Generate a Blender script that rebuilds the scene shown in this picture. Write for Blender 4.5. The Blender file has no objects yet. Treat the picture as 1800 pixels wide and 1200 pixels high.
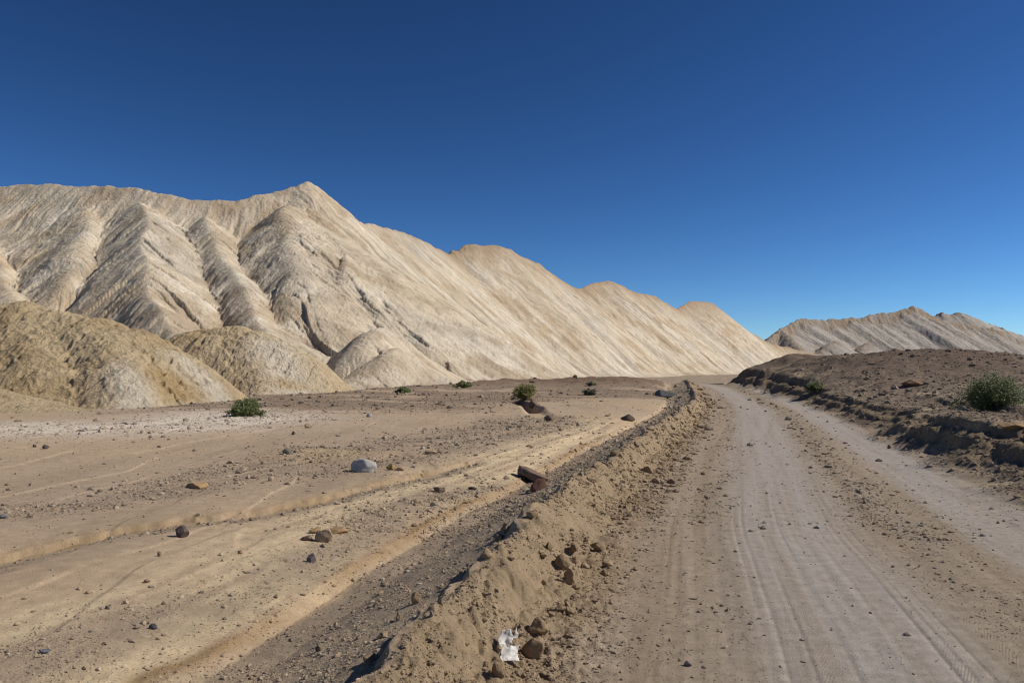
import bpy, bmesh, math, random
import numpy as np
from mathutils import Vector, noise as mnoise

# ------------------------------------------------------------------ camera, sky, sun, exposure
sc = bpy.context.scene
C = sc.collection
F = 1400.0                                   # focal length in pixels of an 1800 px wide frame
TILT = math.atan(50 / F)
CAM = np.array([0.0, 0.0, 1.7])
cd = bpy.data.cameras.new('camera'); cam = bpy.data.objects.new('camera', cd); C.objects.link(cam)
cd.sensor_fit = 'HORIZONTAL'; cd.sensor_width = 36; cd.lens = 28; cd.clip_start = 0.05; cd.clip_end = 20000
cam.location = CAM; cam.rotation_euler = (math.pi / 2 + TILT, 0, 0)
sc.camera = cam

SUN_EL, SUN_AZ = math.radians(41), math.radians(87)      # azimuth clockwise from +Y
w = bpy.data.worlds.new('World'); sc.world = w; w.use_nodes = True
nt = w.node_tree; nt.nodes.clear()
sky = nt.nodes.new('ShaderNodeTexSky'); sky.sky_type = 'NISHITA'; sky.sun_disc = False
sky.sun_elevation = SUN_EL; sky.sun_rotation = SUN_AZ; sky.altitude = 3000
sky.air_density = 1.0; sky.dust_density = 0.0; sky.ozone_density = 4.5
hs = nt.nodes.new('ShaderNodeHueSaturation'); hs.inputs['Saturation'].default_value = 1.04; hs.inputs['Hue'].default_value = 0.494; hs.inputs['Value'].default_value = 0.65
gm = nt.nodes.new('ShaderNodeGamma'); gm.inputs[1].default_value = 1.6
bg = nt.nodes.new('ShaderNodeBackground'); bg.inputs['Strength'].default_value = 0.06
wo = nt.nodes.new('ShaderNodeOutputWorld')
nt.links.new(sky.outputs[0], hs.inputs['Color']); nt.links.new(hs.outputs[0], gm.inputs[0]); nt.links.new(gm.outputs[0], bg.inputs['Color'])
nt.links.new(bg.outputs[0], wo.inputs['Surface'])

sd = bpy.data.lights.new('sun', 'SUN'); sd.energy = 4.5; sd.angle = math.radians(0.53); sd.color = (1.0, 0.94, 0.84)
so = bpy.data.objects.new('sun', sd); C.objects.link(so)
sdir = Vector((math.cos(SUN_EL) * math.sin(SUN_AZ), math.cos(SUN_EL) * math.cos(SUN_AZ), math.sin(SUN_EL)))
so.rotation_euler = sdir.to_track_quat('Z', 'Y').to_euler(); so.location = (40, 0, 60)
vs = sc.view_settings; vs.view_transform = 'Standard'; vs.look = 'None'; vs.exposure = 0; vs.gamma = 1
vs.use_curve_mapping = False
sc.cycles.filter_width = 1.15

# ------------------------------------------------------------------ helpers: rays of the frame
_s, _c = math.sin(TILT), math.cos(TILT)
def ray(px, py):
    a, b = (px - 900) / F, (600 - py) / F
    return np.array([a, _c - b * _s, _s + b * _c])
def pt(px, py, D):                            # the point at depth D (metres along +Y) seen at px, py
    d = ray(px, py); return CAM + d * (D / d[1])
def gp(px, py, z=0.0):                        # the point at height z seen at px, py
    d = ray(px, py); return CAM + d * ((z - CAM[2]) / d[2])

# ------------------------------------------------------------------ helpers: noise
rng = np.random.default_rng(7)
PERM = rng.permutation(256).astype(np.int32)
ANG = rng.random(256).astype(np.float32) * 2 * np.pi
GX, GY = np.cos(ANG), np.sin(ANG)
def perlin(x, y, seed=0):
    x = np.asarray(x, np.float32) + seed * 17.37; y = np.asarray(y, np.float32) + seed * 9.71
    xi = np.floor(x); yi = np.floor(y); xf = x - xi; yf = y - yi
    xi = xi.astype(np.int32) & 255; yi = yi.astype(np.int32) & 255
    x1 = (xi + 1) & 255; y1 = (yi + 1) & 255
    u = xf * xf * xf * (xf * (xf * 6 - 15) + 10); v = yf * yf * yf * (yf * (yf * 6 - 15) + 10)
    p0, p1 = PERM[xi], PERM[x1]
    def g(h, a, b): return GX[h] * a + GY[h] * b
    n00 = g(PERM[(p0 + yi) & 255], xf, yf); n10 = g(PERM[(p1 + yi) & 255], xf - 1, yf)
    n01 = g(PERM[(p0 + y1) & 255], xf, yf - 1); n11 = g(PERM[(p1 + y1) & 255], xf - 1, yf - 1)
    a = n00 + u * (n10 - n00); b = n01 + u * (n11 - n01)
    return (a + v * (b - a)) * 1.5
def fbm(x, y, seed=0, octs=4, gain=0.5):
    t = 0; a = 1.0
    for i in range(octs):
        t = t + a * perlin(x * 2.03 ** i, y * 2.03 ** i, seed + i * 3.3); a *= gain
    return t
def sst(a, b, x):
    t = np.clip((x - a) / (b - a), 0, 1); return t * t * (3 - 2 * t)
def spline(pts, n=8):                         # Catmull-Rom through the points
    P = np.array(pts, float); P = np.vstack([2 * P[0] - P[1], P, 2 * P[-1] - P[-2]]); out = []
    for i in range(1, len(P) - 2):
        for t in np.arange(n) / n:
            out.append(0.5 * (2 * P[i] + (P[i + 1] - P[i - 1]) * t + (2 * P[i - 1] - 5 * P[i] + 4 * P[i + 1] - P[i + 2]) * t ** 2
                              + (-P[i - 1] + 3 * P[i] - 3 * P[i + 1] + P[i + 2]) * t ** 3))
    out.append(P[-2]); return np.array(out)
def near_line(X, Y, P):                       # distance to a polyline, signed (right positive), and arc length
    bd = np.full(X.shape, 1e9, np.float32); bs = np.ones(X.shape, np.float32); bt = np.zeros(X.shape, np.float32); acc = 0.0
    for i in range(len(P) - 1):
        ax, ay = P[i][0], P[i][1]; dx, dy = P[i + 1][0] - ax, P[i + 1][1] - ay; L2 = dx * dx + dy * dy; L = math.sqrt(L2)
        t = np.clip(((X - ax) * dx + (Y - ay) * dy) / L2, 0, 1)
        ex = X - ax - t * dx; ey = Y - ay - t * dy; d = ex * ex + ey * ey
        m = d < bd
        bd = np.where(m, d, bd); bt = np.where(m, acc + t * L, bt)
        bs = np.where(m, np.where(ex * dy - ey * dx >= 0, 1, -1), bs); acc += L
    return np.sqrt(bd) * bs, bt
def roof(X, Y, P, k, r, k2=None):             # a ridge with rounded top falling at slope k on both sides
    H = np.full(X.shape, -1e3, np.float32); U = np.zeros(X.shape, np.float32); DD = np.zeros(X.shape, np.float32); acc = 0.0
    for i in range(len(P) - 1):
        ax, ay, az = P[i]; dx, dy, dz = P[i + 1] - P[i]; L2 = dx * dx + dy * dy; L = math.sqrt(L2)
        t = np.clip(((X - ax) * dx + (Y - ay) * dy) / L2, 0, 1)
        ex = X - ax - t * dx; ey = Y - ay - t * dy; d2 = ex * ex + ey * ey
        kk = k if k2 is None else k + (k2 - k) * sst(-2.0, 2.0, (ex * dy - ey * dx) / L)
        h = az + t * dz - kk * (np.sqrt(d2 + r * r) - r)
        m = h > H
        H = np.where(m, h, H); U = np.where(m, acc + t * L, U); DD = np.where(m, np.sqrt(d2), DD); acc += L
    return H, U, DD
def smax(a, b, k):
    h = np.clip(0.5 + 0.5 * (a - b) / k, 0, 1); return b + (a - b) * h + k * h * (1 - h)
def mix(a, b, t): return a + (b - a) * t[..., None]
def col(*c): return np.array(c, np.float32)

# ------------------------------------------------------------------ helpers: meshes and materials
def tag(o, label=None, cat=None, group=None, kind=None):
    for k, v in (('label', label), ('category', cat), ('group', group), ('kind', kind)):
        if v: o[k] = v
    return o
def raw_mesh(name, V, Q, mat, tint=None, smooth=True, n=4):
    me = bpy.data.meshes.new(name); nv, nf = len(V), len(Q)
    me.vertices.add(nv); me.vertices.foreach_set('co', np.ascontiguousarray(V, np.float32).ravel())
    me.loops.add(nf * n); me.loops.foreach_set('vertex_index', np.ascontiguousarray(Q, np.int32).ravel())
    me.polygons.add(nf); me.polygons.foreach_set('loop_start', np.arange(0, nf * n, n, dtype=np.int32))
    me.polygons.foreach_set('use_smooth', np.full(nf, smooth))
    if tint is not None:
        at = me.attributes.new('tint', 'FLOAT_COLOR', 'POINT')
        at.data.foreach_set('color', np.ascontiguousarray(np.concatenate([tint, np.ones((nv, 1))], 1), np.float32).ravel())
    me.update(calc_edges=True); me.materials.append(mat)
    o = bpy.data.objects.new(name, me); C.objects.link(o); return o
def grid_obj(name, X, Y, Z, T, mat, keep=None):   # faces of a 2-D grid that are kept
    R, K = X.shape; idx = np.arange(R * K).reshape(R, K)
    Q = np.stack([idx[:-1, :-1], idx[:-1, 1:], idx[1:, 1:], idx[1:, :-1]], -1).reshape(-1, 4)
    if keep is not None: Q = Q[keep.ravel()]
    used = np.zeros(R * K, bool); used[Q.ravel()] = True
    re = np.cumsum(used) - 1
    V = np.stack([X.ravel(), Y.ravel(), Z.ravel()], 1)[used]
    return raw_mesh(name, V, re[Q], mat, T.reshape(-1, 3)[used])
def earth(name, s1, s2, var, bump_s, bump_d, rough=1.0, tint=True, base=None):
    m = bpy.data.materials.new(name); m.use_nodes = True; t = m.node_tree; t.nodes.clear(); L = t.links.new
    out = t.nodes.new('ShaderNodeOutputMaterial'); b = t.nodes.new('ShaderNodeBsdfPrincipled')
    b.inputs['Roughness'].default_value = rough; b.inputs['Specular IOR Level'].default_value = 0.12
    tc = t.nodes.new('ShaderNodeTexCoord')
    def noise(scale, det=6, ro=0.65):
        n = t.nodes.new('ShaderNodeTexNoise'); n.inputs['Scale'].default_value = scale; n.inputs['Detail'].default_value = det
        n.inputs['Roughness'].default_value = ro; L(tc.outputs['Object'], n.inputs['Vector']); return n
    def remap(src, lo, hi):
        r = t.nodes.new('ShaderNodeMapRange'); r.inputs[1].default_value = 0.3; r.inputs[2].default_value = 0.7
        r.inputs[3].default_value = lo; r.inputs[4].default_value = hi; L(src.outputs[0], r.inputs[0]); return r
    n1, n2 = remap(noise(s1), 1 - var, 1 + var), remap(noise(s2), 1 - var, 1 + var)
    mu = t.nodes.new('ShaderNodeMath'); mu.operation = 'MULTIPLY'; L(n1.outputs[0], mu.inputs[0]); L(n2.outputs[0], mu.inputs[1])
    vm = t.nodes.new('ShaderNodeVectorMath'); vm.operation = 'SCALE'; L(mu.outputs[0], vm.inputs['Scale'])
    if tint:
        a = t.nodes.new('ShaderNodeAttribute'); a.attribute_name = 'tint'; L(a.outputs['Color'], vm.inputs[0])
    else: vm.inputs[0].default_value = base
    L(vm.outputs[0], b.inputs['Base Color'])
    bp = t.nodes.new('ShaderNodeBump'); bp.inputs['Distance'].default_value = bump_d; bp.inputs['Strength'].default_value = 1.0
    L(noise(bump_s, 8, 0.7).outputs[0], bp.inputs['Height']); L(bp.outputs[0], b.inputs['Normal'])
    L(b.outputs[0], out.inputs['Surface']); return m

M_GROUND = earth('desert_soil', 55, 6, 0.17, 70, 0.012)
M_ROAD = earth('packed_gravel', 90, 9, 0.19, 95, 0.009)
M_HILL = earth('eroded_clay', 5.0, 0.8, 0.11, 3.4, 0.2)
M_MOUND = earth('mound_clay', 8.0, 1.2, 0.15, 6.5, 0.22)
M_FAR = earth('far_clay', 0.9, 0.12, 0.12, 0.9, 1.2)
M_STONE = earth('stone', 60, 14, 0.16, 50, 0.01)
M_GRAVEL = earth('gravel_stone', 200, 40, 0.10, 200, 0.002)

# ------------------------------------------------------------------ ground: one height field
BERM = spline([(-1.8, -6), (-1.2, -1), (-.95, 1.5), (-.70, 3.26), (-.44, 4.6), (-.165, 5.78), (.21, 7.47), (.67, 9.43), (1.65, 12.8),
               (3.37, 18.9), (5.9, 27.6), (8.2, 35.8), (10.3, 45), (12.2, 55), (13.6, 63), (14.3, 70), (13.4, 76), (10, 81), (3, 85), (-15, 89)], 3)
FOOT = spline([(5.6, -6), (6.0, 2), (6.6, 7), (7.55, 12), (9.5, 18.6), (12.0, 27.4), (15.0, 40), (16.7, 50), (18.0, 59), (19.3, 68),
               (21.5, 76), (28, 84), (60, 95)], 3)
_fl = np.concatenate([[0], np.cumsum(np.hypot(*np.diff(FOOT[:, :2], axis=0).T))])
_fy = FOOT[:, 1]
LIP = np.interp(_fy, [0, 9, 12, 18.6, 27, 40, 48, 59, 68, 76, 84], [.9, .95, .88, .6, .5, .62, 1.1, 1.45, 1.3, 1.0, .8])
TERR = spline([gp(400, 738, 0), gp(480, 712, .15), gp(560, 698, .3), gp(640, 690, .4), gp(700, 682, .55), gp(830, 676, .7),
               gp(900, 667, 1.0), gp(1000, 665, 1.08), gp(1100, 667, 1.0), gp(1170, 672, .6)], 2)
RH = spline([pt(1278, 652, 72), pt(1293, 636, 72), pt(1330, 625, 70), pt(1400, 621, 68), pt(1470, 624, 66), pt(1530, 631, 60), pt(1575, 622, 54),
             pt(1620, 611, 51), pt(1680, 606, 49), pt(1740, 611, 47), pt(1800, 621, 46), pt(1950, 632, 44), pt(2400, 640, 40)], 2)
def blend_z(X, Y, P):                         # smooth height of the nearest stretch of a ridge line
    a = np.zeros(X.shape, np.float32); b = np.zeros(X.shape, np.float32)
    for x, y, z in P:
        w_ = 1 / ((X - x) ** 2 + (Y - y) ** 2 + 2) ** 2; a = a + w_ * z; b = b + w_
    return a / b
arc = lambda P: np.concatenate([[0], np.cumsum(np.hypot(np.diff(P[:, 0]), np.diff(P[:, 1])))])
TL, RL = arc(TERR), arc(RH)
def plan(*a): return spline([gp(x, y, -.02) for x, y in a], 3)
CH2 = plan((-300, 1060), (0, 985), (100, 962), (250, 935), (420, 908), (560, 880), (700, 845), (820, 815))
G1 = plan((-200, 1260), (0, 1185), (200, 1112), (370, 1050), (480, 1010), (600, 955), (700, 890), (800, 862), (900, 840))
G2 = plan((-300, 930), (0, 912), (150, 893), (300, 868), (440, 832), (540, 808), (640, 790), (760, 775), (880, 752), (950, 738))
LEDGE = plan((400, 832), (470, 812), (560, 805), (640, 800), (700, 792))
G3 = plan((560, 838), (690, 815), (800, 790), (930, 762), (1000, 745))
FISS = np.array([gp(905, 703, .1), gp(935, 712, .1), gp(942, 722, .1), gp(968, 735, .1), gp(950, 748, .05), gp(880, 768, 0), gp(800, 782, 0)])
PATCH = plan((590, 768), (700, 755), (820, 742))
PALEW = spline([gp(-400, 772, -.1), gp(0, 762, -.1), (gp(250, 757, -.1)), gp(400, 742, -.1), gp(520, 708, -.1), gp(620, 697, -.1)], 3)

abs_ = np.abs
def ground(X, Y, fine=True):
    """height, colour, gravel cover, s across the road, s2 across the right bank"""
    X = np.asarray(X, np.float32); Y = np.asarray(Y, np.float32); r = np.hypot(X, Y) + .3
    def oc(lam, seed, px=0.006):                # one octave, faded where the grid is too coarse for it
        return perlin(X / lam, Y / lam, seed) * np.clip(lam / (px * r) - 1, 0, 1)
    s, t = near_line(X, Y, BERM)
    s2, t2 = near_line(X, Y, FOOT)
    n_big = fbm(X / 7, Y / 7, 1, 3); n_mid = fbm(X / 1.6, Y / 1.6, 2, 4); n_sm = fbm(X / .35, Y / .35, 3, 3) * np.clip(2 - r / 25, 0, 1)
    jag = .045 * perlin(t / .45, t * 0, 5) + .035 * perlin(t / .17, t * 0 + 3, 6) + .08 * perlin(t / 1.9, t * 0 + 7, 4)
    sj = s + jag * np.exp(-(s / .8) ** 2) + .03 * n_sm * np.exp(-(s / .6) ** 2)
    hb = 1 + .22 * perlin(t / 1.3, t * 0 + 1, 8) + .16 * perlin(t / .4, t * 0 + 2, 9)
    ks = [-60, -9, -3.6, -2.2, -1.62, -1.5, -1.15, -.40, -.12, -.03, .06, .22, .36, .55, .9, 1.3]
    kz = [-.05, .0, .03, -.04, -.12, -.20, -.17, .11, .22, .365, .385, .28, .12, .045, .01, 0]
    prof = np.interp(sj, ks, kz).astype(np.float32)
    near_b = np.exp(-((s + .1) / .9) ** 2)
    prof = prof * (1 + near_b * (hb - 1)) * (1 - sst(66, 80, t))
    # right bank
    n_bank = fbm(X / 2.6, Y / 2.6, 11, 4); bk2 = fbm(X / .7, Y / .7, 12, 3)
    s2j = s2 + .38 * n_bank * np.clip(r / 15, .5, 1.6) + .12 * bk2
    lip = np.interp(t2, _fl, LIP).astype(np.float32) * (1 + .16 * n_bank)
    wd = np.where(r > 42, 1.5, 1.0)
    bank = lip * np.interp(s2j / wd, [-1.35, -.9, -.45, -.1, .06, .4, .5, .75, 1.3], [0, .03, .14, .30, .56, .66, .88, .97, 1.0]).astype(np.float32)
    bank = bank + np.clip(s2 - 1, 0, 60) * .012
    step2 = sst(2.3, 2.9, s2j + .5 * n_mid) * .16 * np.clip(1.6 - r / 40, 0, 1)
    bank = bank + step2
    # low gravel terrace in the middle distance and the brown hills on the right
    d3, t3 = near_line(X, Y, TERR)
    wT = 5.2
    zt = blend_z(X, Y, TERR); dt = np.abs(d3)
    ter = zt * np.where(Y < np.interp(X, TERR[:, 0], TERR[:, 1]), np.exp(-(dt / 6.5) ** 1.5), np.exp(-(dt / 4.5) ** 2)) * (1 + .35 * n_mid * .3 + .18 * n_big)
    d4, t4 = near_line(X, Y, RH); zr = blend_z(X, Y, RH); dr = np.abs(d4)
    g_r = np.exp(-(dr / 10.5) ** 1.9)
    base_r = np.clip(s2, 0, 4) / 4
    rh = np.clip(zr - 1.55, 0, 9) * g_r * base_r * (1 + .10 * fbm(X / 5, Y / 5, 21, 3) * np.clip(dr / 3, 0, 1))
    far = np.clip(r - 95, 0, 400) * .003
    # bends of the far road: a low bank on the outside
    outer = .38 * sst(5.6, 6.1, s) * (1 - sst(8, 11, s)) * sst(68, 76, t) * np.where(s2 < -1, 1, 0)
    z = prof + bank + ter + rh + far + outer
    left = sst(-1.3, -1.9, s)
    right = sst(.6, 1.6, s2)
    # channels on the left
    d, tt = near_line(X, Y, CH2); dn = d + .14 * n_mid + .07 * n_sm
    z = z + left * np.interp(dn, [-1.2, -.25, -.08, -.03, .1, .5, 1.5], [.02, .018, .0, -.06, -.055, .0, 0])
    fb = fbm((s + .2 * Y) / 2.2, t / 9, 35, 4, .4)
    z = z + left * (.016 * sst(.05, .09, fb) - .014 * sst(-.4, -.36, fb)) * np.clip(1.6 - r / 40, 0, 1) * sst(-1.8, -2.3, s)
    d, tt = near_line(X, Y, FISS); dn = np.abs(d) + .08 * n_mid
    fis = np.interp(tt, [0, 2, 5, 9, 14, 22], [.2, .38, .45, .18, .06, 0])
    z = z - left * fis * (1 - sst(.18, .55, dn))
    d, tt = near_line(X, Y, LEDGE); dn = d + .35 * n_mid
    lf = sst(.2, 3, tt) * sst(arc(LEDGE)[-1] - .2, arc(LEDGE)[-1] - 3, tt)
    led = lf * np.interp(dn, [-2.5, -.5, .0, .9, 2.2], [0, .10, .13, .0, 0])
    z = z + left * led
    dg1, _ = near_line(X, Y, G1); dg2, _ = near_line(X, Y, G2); dg3, _ = near_line(X, Y, G3); dpt, _ = near_line(X, Y, PATCH)
    dpw, _ = near_line(X, Y, PALEW)
    g1 = np.exp(-((dg1 + .12 * n_mid) / .38) ** 2) * (.75 + .5 * n_mid)
    g2 = np.exp(-((dg2 + .5 * n_mid) / np.clip(.05 * r, .4, 1.1)) ** 2) * (.8 + .5 * n_mid)
    g3 = np.exp(-((dg3 + .4 * n_mid) / .7) ** 2) * (.7 + .5 * n_mid)
    dch = near_line(X, Y, CH2)[0]; gch = np.exp(-((dch - .2) / .16) ** 2) * .7
    terg = sst(.04, .16, zt * np.exp(-(dt / 8.5) ** 2) + .03 * n_mid + .05 * n_big) * (1 - .95 * np.exp(-(dpt / 2.0) ** 4) * sst(-.3, .2, n_mid + .35))
    ledm = np.exp(-((dn - .3 + .4 * n_mid) / .7) ** 2) * lf * np.clip(.8 + n_sm, 0, 1)
    # colours
    sand = col(.405, .308, .215); sandb = col(.44, .325, .215)
    T = mix(np.broadcast_to(sand, X.shape + (3,)), sandb, np.clip(.5 + .9 * n_big, 0, 1))
    T = mix(T, col(.345, .26, .175), np.clip(fbm((s + .25 * Y) / 1.3, t / 7, 31, 4) * 1.5 - .1, 0, 1) * .7)
    gravelc = mix(np.broadcast_to(col(.26, .205, .15), X.shape + (3,)), col(.36, .28, .195), np.clip(.5 + n_mid, 0, 1))
    slope_p = sst(-3.6, -2.5, s + .3 * n_mid + .25 * n_big) * left * (1 - sst(28, 40, t))
    T = mix(T, col(.60, .47, .30), slope_p * .9 * np.clip(.7 + 1.1 * fbm(s * 5, t / 5, 33, 4), 0, 1))
    lg = np.clip(np.maximum.reduce([g1, g2, g3, gch]), 0, 1) * left
    T = mix(T, gravelc, np.clip(lg * 1.1, 0, .9))
    T = mix(T, col(.42, .30, .165), ledm * left * .8)
    T = mix(T, col(.30, .21, .115), np.exp(-((dch + .05 + .06 * n_mid) / .13) ** 2) * left * np.clip(.7 + n_mid, 0, 1) * .8)
    pw = np.exp(-(dpw / 3.2) ** 2) * left * (1 - terg)
    T = mix(T, col(.60, .52, .425), np.clip(pw * (1 + .5 * n_mid), 0, 1))
    terg = terg * (1 - .8 * sst(.28, .5, fbm(X / 6, Y / 2.2, 45, 4)))
    T = mix(T, mix(np.broadcast_to(col(.205, .16, .12), X.shape + (3,)), col(.265, .195, .135), np.clip(.5 + n_mid, 0, 1)), terg * left * .92)
    T = mix(T, col(.17, .112, .075), sst(.55, .95, ter + .15 * n_mid) * left * .8)
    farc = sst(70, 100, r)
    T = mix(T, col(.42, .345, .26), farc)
    gold = np.exp(-((sj + 1.60 + .07 * n_mid) / .085) ** 2) * (1 - sst(24, 34, t))
    T = mix(T, col(.30, .205, .11), np.clip(gold * (.8 + .8 * n_mid), 0, 1))
    bl = sst(-1.60, -1.42, sj + .12 * n_mid) * (1 - sst(-.1, .02, sj)) * (1 - sst(66, 76, t))
    T = mix(T, gravelc * 1.08, bl)
    roadm = sst(-.05, .06, sj) * (1 - sst(-.2, .4, s2j))
    face = np.broadcast_to(col(.285, .21, .132), X.shape + (3,))
    Tr = mix(face, col(.29, .215, .138), np.clip(.4 + n_mid, 0, 1) * .7)
    rl = s + .05 * perlin(t / 12, t * 0 + 5, 14)
    strk = fbm(rl * 5, t / 6, 15, 4)
    brown = mix(np.broadcast_to(col(.285, .222, .155), X.shape + (3,)), col(.33, .265, .195), np.clip(.5 + strk, 0, 1))
    Tr = mix(Tr, brown, sst(.5, 1.2, rl + .2 * n_mid))
    tr = np.clip(np.exp(-((rl - 2.45) / .72) ** 4) * .85 + np.exp(-((rl - 4.65) / .52) ** 4) * .95, 0, 1)
    tr = tr * np.clip(.9 + .3 * strk, 0, 1) * np.clip(r / 14 + .62, 0, 1)
    T_ = mix(Tr, col(.362, .322, .288), tr)
    ggr = (np.exp(-((rl - 3.55 + .25 * n_mid) / .3) ** 2) * .6 + np.exp(-((rl - 1.62 + .2 * n_mid) / .2) ** 2) * .35)
    T_ = mix(T_, col(.225, .185, .145), np.clip(ggr, 0, 1) * .45)
    T = mix(T, T_, roadm)
    rb = sst(-.9, -.3, s2j)
    rc = mix(np.broadcast_to(col(.18, .137, .10), X.shape + (3,)), col(.255, .195, .14), np.clip(.35 + .9 * n_mid, 0, 1))
    rc = mix(rc, col(.145, .102, .075), np.clip(rh * .62 + .25 * n_mid * (rh > .1) + .1, 0, 1))
    rc = mix(rc, col(.37, .285, .195), sst(.25, .5, fbm(X / 4, Y / 1.5, 41, 3)) * (1 - np.clip(rh * 1.3, 0, 1)) * .8)
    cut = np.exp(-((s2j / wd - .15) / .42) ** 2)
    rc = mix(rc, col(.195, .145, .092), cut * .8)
    T = mix(T, rc, rb)
    # cover of loose stones
    gv = np.clip(gold * .3 + ledm * .5 + lg * .9 + bl * .9 + slope_p * .15 + terg * left * .5 + pw * .45, 0, 1)
    gv = np.maximum(gv, roadm * np.clip(ggr * .5 + .055 + .55 * (1 - sst(.6, 1.4, s)) * (s > .02), 0, 1) * (1 - .75 * tr))
    gv = np.maximum(gv, rb * (.65 + .3 * np.clip(rh, 0, 1)))
    gv = np.maximum(gv, left * .03)
    if fine:
        rough = np.clip(gv * 1.2 + .12 + slope_p * .4, 0, 1)
        fc = sst(-.05, .1, sj) * (1 - sst(.5, 1.1, s))
        z = z + .022 * oc(2.2, 51) * (1 - .5 * roadm) + (.016 * oc(.8, 52) + .009 * oc(.3, 53) + .008 * np.abs(oc(.13, 54)) + .006 * oc(.055, 55)) * rough
        flu = np.abs(perlin(t / .14, s / .7, 71)) * .04 + np.abs(perlin(t / .45, s / .9, 72)) * .035
        z = z - fc * flu * np.clip(2.2 - r / 14, 0, 1) + fc * (.022 * oc(.33, 56) + .045 * np.abs(oc(.16, 57)) * sst(-.5, .5, n_mid + .3) + .04 * np.abs(oc(.075, 58)) + .02 * oc(.05, 60) + .012 * np.abs(perlin(t / .09, s * 2, 59)) * np.clip(2 - r / 6, 0, 1))
        z = z + rb * (.06 * oc(1.4, 61) + .06 * np.abs(oc(.55, 62)) + .045 * np.abs(oc(.24, 63)) + .025 * oc(.11, 69))
        on = sst(.9, 1.3, s) * (1 - sst(-.6, 0., s2))
        z = z + on * (  .0035 * perlin(rl * 6, t / 8, 64) + .003 * perlin(rl * 17, t / 4, 65) * np.clip(2 - r / 9, 0, 1))
        for q, dep in ((2.87, .010), (2.95, .012), (3.05, .010), (2.1, .007), (1.95, .008), (1.86, .007), (2.32, .006), (1.2, .004), (1.3, .003)):
            c0 = rl - q - .015 * perlin(t / 6, t * 0 + q, 66)
            z = z - on * .65 * dep * np.exp(-(c0 / .016) ** 2) * np.clip(2 - r / 9, 0, 1) * np.clip(.6 + perlin(t / 3, t * 0 + q * 9, 67), 0, 1)
        tread = sum(np.sin((t + 3 * abs_(rl - q)) * 2 * np.pi / .055) * np.exp(-((rl - q) / .075) ** 4) * .0024 for q in (1.78, 2.2, 2.96, 3.3, 4.5, 4.95)) * np.clip(2.2 - r / 5, 0, 1) * np.clip(.5 + perlin(t / 2, rl * 2, 68), 0, 1)
        z = z + on * tread
    return z, T, gv, s, s2

def az_cols(lo, hi, n, wide, nw):
    a = np.arctan(np.linspace(math.tan(math.radians(lo)), math.tan(math.radians(hi)), n))
    if not wide: return a
    l = np.radians(lo) - np.geomspace(.004, math.radians(wide) + np.radians(lo), nw)[::-1]
    h = np.radians(hi) + np.geomspace(.004, math.radians(wide) - np.radians(hi), nw)
    return np.concatenate([l, a, h])

az = az_cols(-35, 35, 1150, 110, 70)
rr = np.concatenate([np.exp(np.arange(math.log(1.3), math.log(92), .0034)), np.geomspace(93, 4000, 70)])
RR, AA = np.meshgrid(rr, az, indexing='ij')
GXX, GYY = (RR * np.sin(AA)).astype(np.float32), (RR * np.cos(AA)).astype(np.float32)
gz, gT, gg, gs, gs2 = ground(GXX, GYY)
cs = lambda a: (a[:-1, :-1] + a[1:, 1:]) * .5
fs, fs2, fr = cs(gs), cs(gs2), cs(RR)
inr = fr < 92
m_road = inr & (fs > .8) & (fs2 < 0) & (fs < 7.5)
m_berm = inr & (fs > -1.3) & (fs <= .8) & (fs2 < 0)
m_bank = inr & (fs2 >= 0)
for nm, mk, lab, mt in (('road', m_road, 'pale gravel road with tyre tracks curving left towards the hills', M_ROAD),
                    ('road_bank', m_berm, 'low crumbling earth bank along the left edge of the gravel road', M_GROUND),
                    ('brown_terrain', m_bank, 'dark brown stony terrain with a shaded cut bank right of the road', M_GROUND),
                    ('ground', ~(m_road | m_berm | m_bank), 'sandy desert wash with gravel strips left of the road', M_GROUND)):
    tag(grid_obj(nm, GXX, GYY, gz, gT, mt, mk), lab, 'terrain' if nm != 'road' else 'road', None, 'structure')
del RR, AA

# ------------------------------------------------------------------ the long pale ridge
def P3(*a, n=2): return spline([pt(*q) for q in a], n)
CREST = P3((-500, 380, 128), (-250, 345, 126), (-100, 330, 125), (0, 323, 124), (45, 319, 123), (100, 319, 122), (160, 322, 121), (230, 326, 120),
           (290, 335, 119), (350, 346, 119), (410, 346, 120), (470, 334, 123), (508, 327, 125), (526, 321, 126), (538, 313, 127), (552, 320, 128), (570, 335, 130), (600, 358, 134),
           (625, 383, 138), (660, 391, 143), (700, 402, 149), (745, 420, 157), (785, 441, 168), (815, 429, 174), (855, 427, 180), (895, 435, 186), (945, 461, 198),
           (990, 491, 212), (1018, 505, 222), (1050, 492, 234), (1078, 493, 242), (1112, 508, 252), (1150, 518, 266), (1188, 541, 284),
           (1214, 527, 298), (1252, 531, 312), (1280, 555, 325), (1310, 577, 340), (1345, 598, 352), (1390, 611, 366), (1440, 622, 380), (1520, 640, 400), n=2)
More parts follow.
